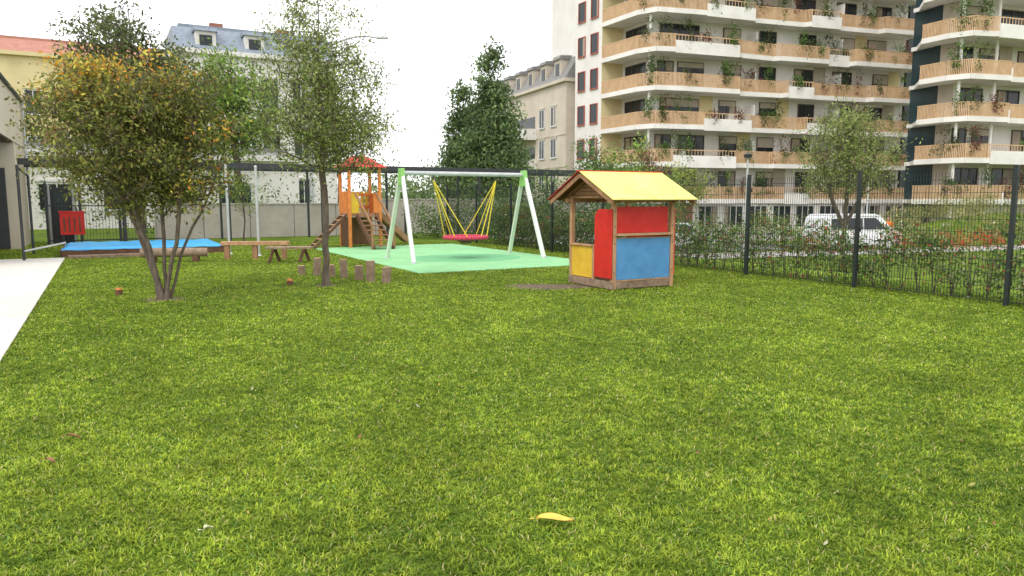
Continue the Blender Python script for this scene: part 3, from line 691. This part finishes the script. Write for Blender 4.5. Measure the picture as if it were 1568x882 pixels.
# ---------------------------------------------------------------- simple older buildings
def oldbuilding(name,p0,p1,depth,eave,roofh,z0,fh,ww,wh,sp,wm,rm,fm='framew',balc=None,dorm=True,curt=.3):
    fr=F(p0[0],p0[1],(p1[0]-p0[0],p1[1]-p0[1])); L=math.hypot(p1[0]-p0[0],p1[1]-p0[1]); g=G(name,fr.P(L/2,depth/2))
    g.box('walls',wm,fr,0,L,0,depth,z0,eave)
    g.box('cornice',wm,fr,-.3,L+.3,-.35,depth+.3,eave+.002,eave+.3)
    g.xprism('roof',rm,fr,[(-.2,eave+.302),(depth+.2,eave+.302),(depth-1.6,eave+roofh),(1.5,eave+roofh)],-.15,L+.15)
    g.box('ridge_flat',rm,fr,.3,L-.3,1.7,depth-1.8,eave+roofh+.002,eave+roofh+.25)
    n=int((L-.8)/sp); nf=int((eave-z0-.6)/fh)
    for f_ in range(nf):
        z=z0+f_*fh+1.0
        if f_: g.box('string_course',wm,fr,0,L,-.06,-.002,z-1.0,z-.88)
        for k in range(n):
            x=.8+k*sp+(sp-ww)/2-.4
            if balc and f_>0 and balc[0]<x<balc[1]: continue
            window(g,fr,x,x+ww,z,z+wh,2,fm,True,curt)
            g.box('window_hood',wm,fr,x-.15,x+ww+.15,-.12,-.002,z+wh+.12,z+wh+.24)
    if balc:
        for f_ in range(1,nf):
            z=z0+f_*fh+.1; g.box('balcony_slab',wm,fr,balc[0],balc[1],-1.4,-.003,z-.15,z); g.box('balcony_parapet','plaster',fr,balc[0],balc[1],-1.45,-1.35,z+.002,z+.95)
            g.box('balcony_side','plaster',fr,balc[0]-.08,balc[0],-1.45,-.003,z-.15,z+.95); g.box('balcony_side','plaster',fr,balc[1],balc[1]+.08,-1.45,-.003,z-.15,z+.95)
            g.box('loggia_glass','glass',fr,balc[0]+.3,balc[1]-.3,-.04,-.01,z+.05,z+2.2)
    if dorm:
        k=1.2
        while k<L-1.5:
            g.box('dormer',wm,fr,k,k+1.3,.15,1.9,eave+.35,eave+roofh*.78); g.box('dormer_glass','glass',fr,k+.25,k+1.05,.11,.148,eave+.6,eave+roofh*.66)
            g.xprism('dormer_roof',rm,fr,[(-.05,eave+roofh*.78+.002),(2.0,eave+roofh*.78+.002),(2.0,eave+roofh*.93),(.1,eave+roofh*.9)],k-.12,k+1.42); k+=3.2
    for x in(L*.25,L*.7): g.box('chimney','brick',fr,x,x+.9,depth*.45,depth*.45+.6,eave+roofh,eave+roofh+1.0)
    g.finish()
oldbuilding('cream_apartment_house',(-3.8,91.5),(5.0,70.0),9,12.3,2.9,-1.5,3.0,1.1,1.7,2.7,'cream','greyroof',balc=(11.5,16.5))
def at(p,t,d=B): return (p[0]+d[0]*t,p[1]+d[1]*t)
p=(-22.4,51.0); oldbuilding('white_town_house',p,at(p,10.6),9,11.3,2.0,0,3.5,1.15,1.9,2.2,'plaster','slate')
p=(-46,55); oldbuilding('yellow_town_house',p,at(p,22),9,12.6,1.5,0,3.6,1.1,1.8,2.6,'yellowwall','redroof',dorm=False)
p=(-27.5,36); oldbuilding('white_annex',p,at(p,17),5,3.7,.6,0,3.0,1.6,1.3,2.9,'plaster','greyroof',dorm=False,curt=0)

# ---------------------------------------------------------------- trees
def tintA(L,C_,cl):
    hgt=np.clip((cl[:,2]-2.9)/.7,0,1); side=np.clip((cl[:,0]-.6)/.6,0,1)*.5
    pr=np.maximum(hgt*.85,side)*(vnoise(cl[:,0]+10,cl[:,1]*1+cl[:,2]+10,.5,11)>.40)
    k=rng.random(len(L))<pr
    C_[k]=pal(k.sum(),[(.70,.46,.06),(.62,.26,.04),(.70,.60,.10),(.30,.30,.06)],var=.3); return C_
tree('multi_stem_tree',(-5.5,11.5,0),
 [[(0,0,0),(-.15,.05,.5),(-.3,.1,1.1),(-.75,.1,2.0),(-1.1,.1,2.9)],
  [(.02,-.03,0),(-.05,-.05,.6),(-.28,-.1,1.3),(-.4,-.1,2.2),(-.3,0,3.2)],
  [(.05,.03,0),(.06,.06,.7),(.02,.1,1.5),(.05,.1,2.4),(.1,.1,3.3)],
  [(.08,0,0),(.16,0,.45),(.32,0,1.1),(.42,-.05,1.9),(.6,-.1,2.8)],
  [(.1,.06,0),(.25,.1,.5),(.35,.15,.9),(.75,.2,1.6),(1.0,.25,2.3)]],
 [(-.3,0,2.6,1.5,1.35,.95),(-.95,.1,3.15,.78,.8,.6),(.3,0,3.1,.88,.8,.55),(-.05,0,1.8,1.15,1,.5),(-.8,0,3.5,.35,.35,.3)],
 370,84,.145,.072,[(.10,.115,.027),(.06,.072,.018),(.18,.19,.04),(.16,.12,.04)],[.38,.24,.26,.12],.05,tint=tintA,aspect=.47,var=(.6,1.35))
tree('slender_tree',(-3.36,13.3,0),[[(0,0,0),(.02,0,1.2),(-.02,0,2.4),(.0,0,3.6),(.0,0,5.2)]],
 [(-.05,0,3.15,1.3,1.2,1.15),(-.1,0,4.2,.95,.9,.9),(.35,0,2.6,.95,.9,.7),(-.3,0,2.6,.9,.9,.6),(-.15,0,5.0,.55,.5,.5)],
 340,58,.15,.064,[(.17,.21,.06),(.12,.16,.045),(.24,.27,.08),(.08,.11,.03)],None,.06,aspect=.45)
def bgtree(name,x,y,z0,top,rx,bot,pal_,ncl=110,nl=60,lsz=.2,sig=.4,rb=.2,conic=False,shell=.45):
    H=top-z0; b=bot-z0
    if conic: bl=[(0,0,b+(H-b)*.3,rx,rx,(H-b)*.32),(0,0,b+(H-b)*.6,rx*.72,rx*.72,(H-b)*.28),(0,0,b+(H-b)*.85,rx*.35,rx*.35,(H-b)*.2)]
    else: bl=[(0,0,(b+H)/2,rx,rx,(H-b)*.42),(-rx*.35,0,b+(H-b)*.7,rx*.6,rx*.6,(H-b)*.28),(rx*.4,0,b+(H-b)*.45,rx*.65,rx*.6,(H-b)*.28)]
    return tree(name,(x,y,z0),[[(0,0,0),(.1,0,H*.3),(0,.1,H*.6),(0,0,H*.92)]],bl,ncl,nl,sig,lsz,pal_,None,rb,ns=6,twigs=2,shell=shell,var=(.55,1.4))
dk=[(.035,.06,.02),(.05,.085,.025),(.075,.11,.03)]; md=[(.07,.12,.03),(.10,.16,.035),(.05,.085,.025)]; lt=[(.13,.20,.04),(.17,.24,.05),(.09,.14,.03)]
hb=[(.06,.095,.045),(.09,.13,.05),(.125,.17,.06)]
bgtree('broadleaf_tree',-17.0,34,0,10.8,2.9,3.0,[(.08,.10,.04),(.11,.135,.045),(.06,.075,.03)],150,62,.22,.42)
bgtree('broadleaf_tree',-12.2,33,0,8.2,1.9,2.2,lt,100,75,.2,.34,.14)
bgtree('broadleaf_tree',-21.5,30.5,0,6.4,2.0,2.2,dk,80,70,.2,.36,.14)
bgtree('broadleaf_tree',-14.6,31,0,6.0,1.3,2.0,lt,50,60,.18,.3,.1)
bgtree('young_tree',-9.9,27.3,0,3.3,.75,.9,lt,40,30,.09,.16,.03)
bgtree('young_tree',-8.4,36,0,7.5,1.5,2.5,lt,60,40,.18,.35,.1)
bgtree('columnar_hornbeam_tree',-1.5,54,-.8,11.7,2.4,.3,hb,280,90,.32,.4,.2,True,.3)
bgtree('columnar_hornbeam_tree',-3.6,57,-.8,9.4,2.0,.3,hb,190,85,.32,.4,.2,True,.3)
bgtree('young_tree',3.3,29.5,-.3,4.1,.9,1.2,md,50,45,.13,.22,.04)
bgtree('young_tree',4.7,29.5,-.6,4.2,1.0,1.0,lt,45,40,.13,.22,.04)
bgtree('young_tree',5.6,30.5,-.8,3.9,.6,1.5,[(.16,.08,.04),(.10,.10,.04)],30,35,.13,.2,.03)
bgtree('young_tree',7.4,32,-1.0,3.2,1.0,.5,[(.25,.28,.06),(.16,.2,.05)],45,45,.13,.25,.03)
tree('street_tree',(13.5,30.2,-1.2),[[(0,0,0),(.05,0,2.2),(.1,0,4.0),(0,0,6.2)],[(.02,.02,1.6),(-.7,.1,3.2),(-1.1,.1,5.0)],[(.03,.03,1.6),(.8,.1,3.1),(1.2,.1,4.9)]],
 [(0,0,4.6,2.1,1.9,1.6),(-.2,0,5.6,1.3,1.3,1.2),(0,0,3.6,1.7,1.6,.8)],210,50,.27,.12,[(.15,.19,.055),(.20,.23,.08),(.11,.14,.04)],None,.09,twigs=4)
cs=[(*QF.P(random.uniform(12.9,19.5),random.uniform(-1.8,-.3))[:2],random.uniform(.1,1.35)) for _ in range(190)]
bush('shrub_bed',cs,(.2,.2,.16),50,.1,dk+md,zmin=.02)
cs=[(*FF.P(random.uniform(8.5,19),-random.uniform(.5,2.0))[:2],random.uniform(.0,2.4)*random.random()**.3) for _ in range(300)]
bush('tall_shrubs',cs,(.22,.22,.2),50,.1,dk+md,zmin=.02)
cs=[(*QF.P(random.uniform(0,24),random.uniform(3.6,6))[:2],random.uniform(.5,2.4)) for _ in range(80)]
bush('shrubs_behind_wall',cs,(.35,.3,.3),50,.14,md+dk)
cs=[(random.uniform(-18,4),random.uniform(78,100),random.uniform(-1,5.6)*(.8+.3*math.sin(i))) for i in range(170)]
bush('distant_trees',cs,(1.0,1.0,.7),70,.5,hb+[(.12,.15,.06)])
cs=[(*AF.P(random.uniform(-1,40),random.uniform(-7.5,-3.8))[:2],-1.2+random.uniform(.1,1.3)) for _ in range(210)]
bush('forecourt_shrubs',cs,(.35,.35,.25),50,.16,md+lt+[(.25,.12,.05)],zmin=-1.2)
cs=[]
for _ in range(190):
    x=random.uniform(24,42); y=random.uniform(45,51.5); cs.append((x,y,float(gz(x,y))+random.uniform(.1,1.3)))
bush('ornamental_grasses',cs,(.25,.25,.3),70,.32,[(.30,.25,.12),(.26,.25,.10),(.10,.15,.035)],aspect=.12,br=1.6)
cs=[]
for _ in range(170):
    t=random.uniform(2,40); x,y,_z=RF.P(t,random.uniform(4.7,6.3)); cs.append((x,y,-1.1+random.uniform(0,.75)*random.choice([.4,1,1])))
bush('roadside_shrubs',cs,(.3,.3,.2),55,.11,md+lt+[(.2,.2,.08)],zmin=-1.2)
cs=[(*RF.P(random.choice([9,13.6,14.2,16.8,17.4,19,20])+random.gauss(0,.4),random.uniform(.2,1.2))[:2],-.75+random.random()*.6) for _ in range(90)]
bush('red_flower_bed',cs,(.17,.17,.14),45,.09,[(.50,.04,.03),(.50,.05,.04),(.08,.13,.03)])

# ---------------------------------------------------------------- vehicles
def vehicle(name,fr,prof,wins_,wheels,wd,paint='carwhite'):
    g=G(name,fr.P(2,0)); top=max(z for x,z in prof); belt=top*.55
    def wy(z): return wd/2-(max(0,z-belt)/(top-belt))*.14
    n=len(prof)
    vs=[fr.P(x,-wy(z),z) for x,z in prof]+[fr.P(x,wy(z),z) for x,z in prof]
    g.add('body',paint,vs,[tuple(range(n)),tuple(range(2*n-1,n-1,-1))]+[(i,n+i,n+(i+1)%n,(i+1)%n) for i in range(n)])
    for w_ in wins_:
        for s in(-1,1):
            g.add('side_windows','glass',[fr.P(x,s*(wy(z)+.012),z) for x,z in w_],[tuple(range(len(w_)))])
    for x in wheels:
        for s in(-1,1):
            c0=fr.P(x,s*(wd/2-.2),.32); c1=fr.P(x,s*(wd/2+.02),.32); c2=fr.P(x,s*(wd/2+.03),.32)
            g.tube('wheels','tyre',c0,c1,.32,n=20); g.tube('hubs','galv',c1,c2,.2,n=14)
    return g
VF=F(16.0,39.2,C,-1.19)
prof=[(0,.3),(.02,1.0),(.1,1.75),(.3,1.93),(3.2,1.95),(3.55,1.85),(4.25,1.15),(4.85,.98),(5.0,.75),(5.0,.3)]
g=vehicle('white_van',VF,prof,[[(.25,1.15),(.3,1.7),(1.2,1.74),(1.2,1.15)],[(1.3,1.15),(1.3,1.74),(2.3,1.74),(2.3,1.15)],[(2.4,1.15),(2.4,1.74),(3.2,1.74),(3.9,1.15)]],[.95,4.05],1.9)
g.add('windscreen','glass',[VF.P(3.62,-.72,1.8),VF.P(3.62,.72,1.8),VF.P(4.22,.82,1.2),VF.P(4.22,-.82,1.2)],[(0,1,2,3)])
g.box('bumper','steel',VF,4.96,5.06,-.9,.9,.3,.5); g.box('tail_light','red',VF,-.03,.0,-.9,-.75,.9,1.3)
g.finish(.03)
CF=F(6.9,39.6,C,-1.19)
prof=[(0,.3),(0,.85),(.35,.95),(.9,1.4),(1.3,1.48),(2.4,1.46),(3.2,.98),(4.0,.85),(4.15,.6),(4.15,.3)]
g=vehicle('parked_car',CF,prof,[[(.7,.95),(1.05,1.36),(1.75,1.4),(1.75,.95)],[(1.82,.95),(1.82,1.4),(2.35,1.38),(2.95,.97)]],[.8,3.3],1.75)
g.box('bumper','steel',CF,4.13,4.19,-.8,.8,.3,.45); g.finish(.03)

def person(x,y,z):
    e=bpy.data.objects.new('pedestrian',None); e.location=(x,y,z); col.objects.link(e)
    def sk(nm,vs,es,rs,mt):
        me=bpy.data.meshes.new(nm); me.from_pydata(vs,es,[]); o=bpy.data.objects.new(nm,me); col.objects.link(o); o.parent=e
        m=o.modifiers.new('s','SKIN'); me.skin_vertices[0].data[0].use_root=True
        for i,r in enumerate(rs): me.skin_vertices[0].data[i].radius=r if isinstance(r,tuple) else (r,r)
        o.modifiers.new('ss','SUBSURF').levels=1; o.modifiers['ss'].render_levels=2; me.materials.append(M[mt])
    sk('trousers',[(0,0,.98),(-.1,0,.9),(-.12,-.05,.5),(-.13,0,.1),(.1,0,.9),(.14,.1,.5),(.16,.2,.1)],[(0,1),(1,2),(2,3),(0,4),(4,5),(5,6)],[(.15,.11),.09,.065,.05,.09,.065,.05],'cloth')
    sk('vest',[(0,0,1.0),(0,0,1.25),(0,0,1.42),(-.19,0,1.4),(.19,0,1.4),(-.24,-.03,1.15),(.24,.05,1.15),(-.2,-.2,.98),(.22,-.12,.95)],[(0,1),(1,2),(2,3),(2,4),(3,5),(4,6),(5,7),(6,8)],[(.15,.11),(.16,.11),(.13,.09),.06,.06,.05,.05,.038,.038],'vest')
    sk('head',[(0,0,1.46),(0,-.01,1.56),(0,-.02,1.66),(0,-.01,1.74)],[(0,1),(1,2),(2,3)],[.05,.07,.09,.06],'skin')
    sk('shoes',[(-.13,.03,.05),(-.13,-.15,.03)],[(0,1)],[.05,.04],'cloth'); sk('shoe_r',[(.16,.23,.05),(.16,.05,.03)],[(0,1)],[.05,.04],'cloth')
person(21.4,42.2,-1.19)
for (x,y,h) in[(10.7,34.0,4.6),(19.8,41.5,5.4)]:
    g=G('street_lamp',(x,y,-1.2)); g.tube('pole','galv',(x,y,-1.2),(x,y,h-1.2),.06,.04); g.tube('head','steel',(x,y,h-1.2),(x,y,h-1.05),.16,.2,14); g.tube('cap','steel',(x,y,h-1.049),(x,y,h-.98),.2,.05,14); g.finish()
g=G('street_lamp',(-9.0,33.5,0)); g.tube('pole','galv',(-9,33.5,0),(-9,33.5,7.6),.09,.06); pr=(-9,33.5,7.6)
for k in range(1,9):
    t=k/8; q_=(-9+3.1*t,33.5-.2*t,7.6+1.0*math.sin(t*math.pi*.62)); g.tube('arm','galv',pr,q_,.045,.04,8); pr=q_
g.box('lamp_head','galv',F(pr[0],pr[1],(1,0)),0,.5,-.1,.1,pr[2]-.05,pr[2]+.04); g.finish()

# ---------------------------------------------------------------- world, sun, camera
w=bpy.data.worlds.new('World'); sc.world=w; w.use_nodes=True; nt=w.node_tree
bg=nt.nodes['Background']; sky=N(nt,'ShaderNodeTexSky'); sky.sky_type='NISHITA'; sky.sun_disc=False
el,az=math.radians(48),math.radians(215)
sky.sun_elevation=el; sky.sun_rotation=az; sky.dust_density=3
mx=N(nt,'ShaderNodeMixRGB'); mx.inputs[0].default_value=.85; mx.inputs[2].default_value=(13.2,13.2,13.3,1)
nt.links.new(sky.outputs[0],mx.inputs[1]); nt.links.new(mx.outputs[0],bg.inputs['Color']); bg.inputs['Strength'].default_value=.15
try:
    w.cycles.sampling_method='MANUAL'; w.cycles.sample_map_resolution=256
except Exception: pass
sl=bpy.data.lights.new('sun','SUN'); sl.energy=1.2; sl.angle=math.radians(20); sl.color=(1,.97,.93)
so=bpy.data.objects.new('sun',sl); col.objects.link(so)
d=Vector((math.sin(az)*math.cos(el),math.cos(az)*math.cos(el),math.sin(el)))
so.rotation_euler=d.to_track_quat('Z','Y').to_euler()
cam=bpy.data.cameras.new('camera'); co=bpy.data.objects.new('camera',cam); col.objects.link(co)
cam.sensor_width=36; cam.lens=26; cam.clip_end=5000; cam.clip_start=.05
co.location=(0,0,1.57); co.rotation_euler=(math.radians(90-6.9),0,0)
sc.camera=co
sc.view_settings.view_transform='Standard'; sc.view_settings.look='None'; sc.view_settings.exposure=0
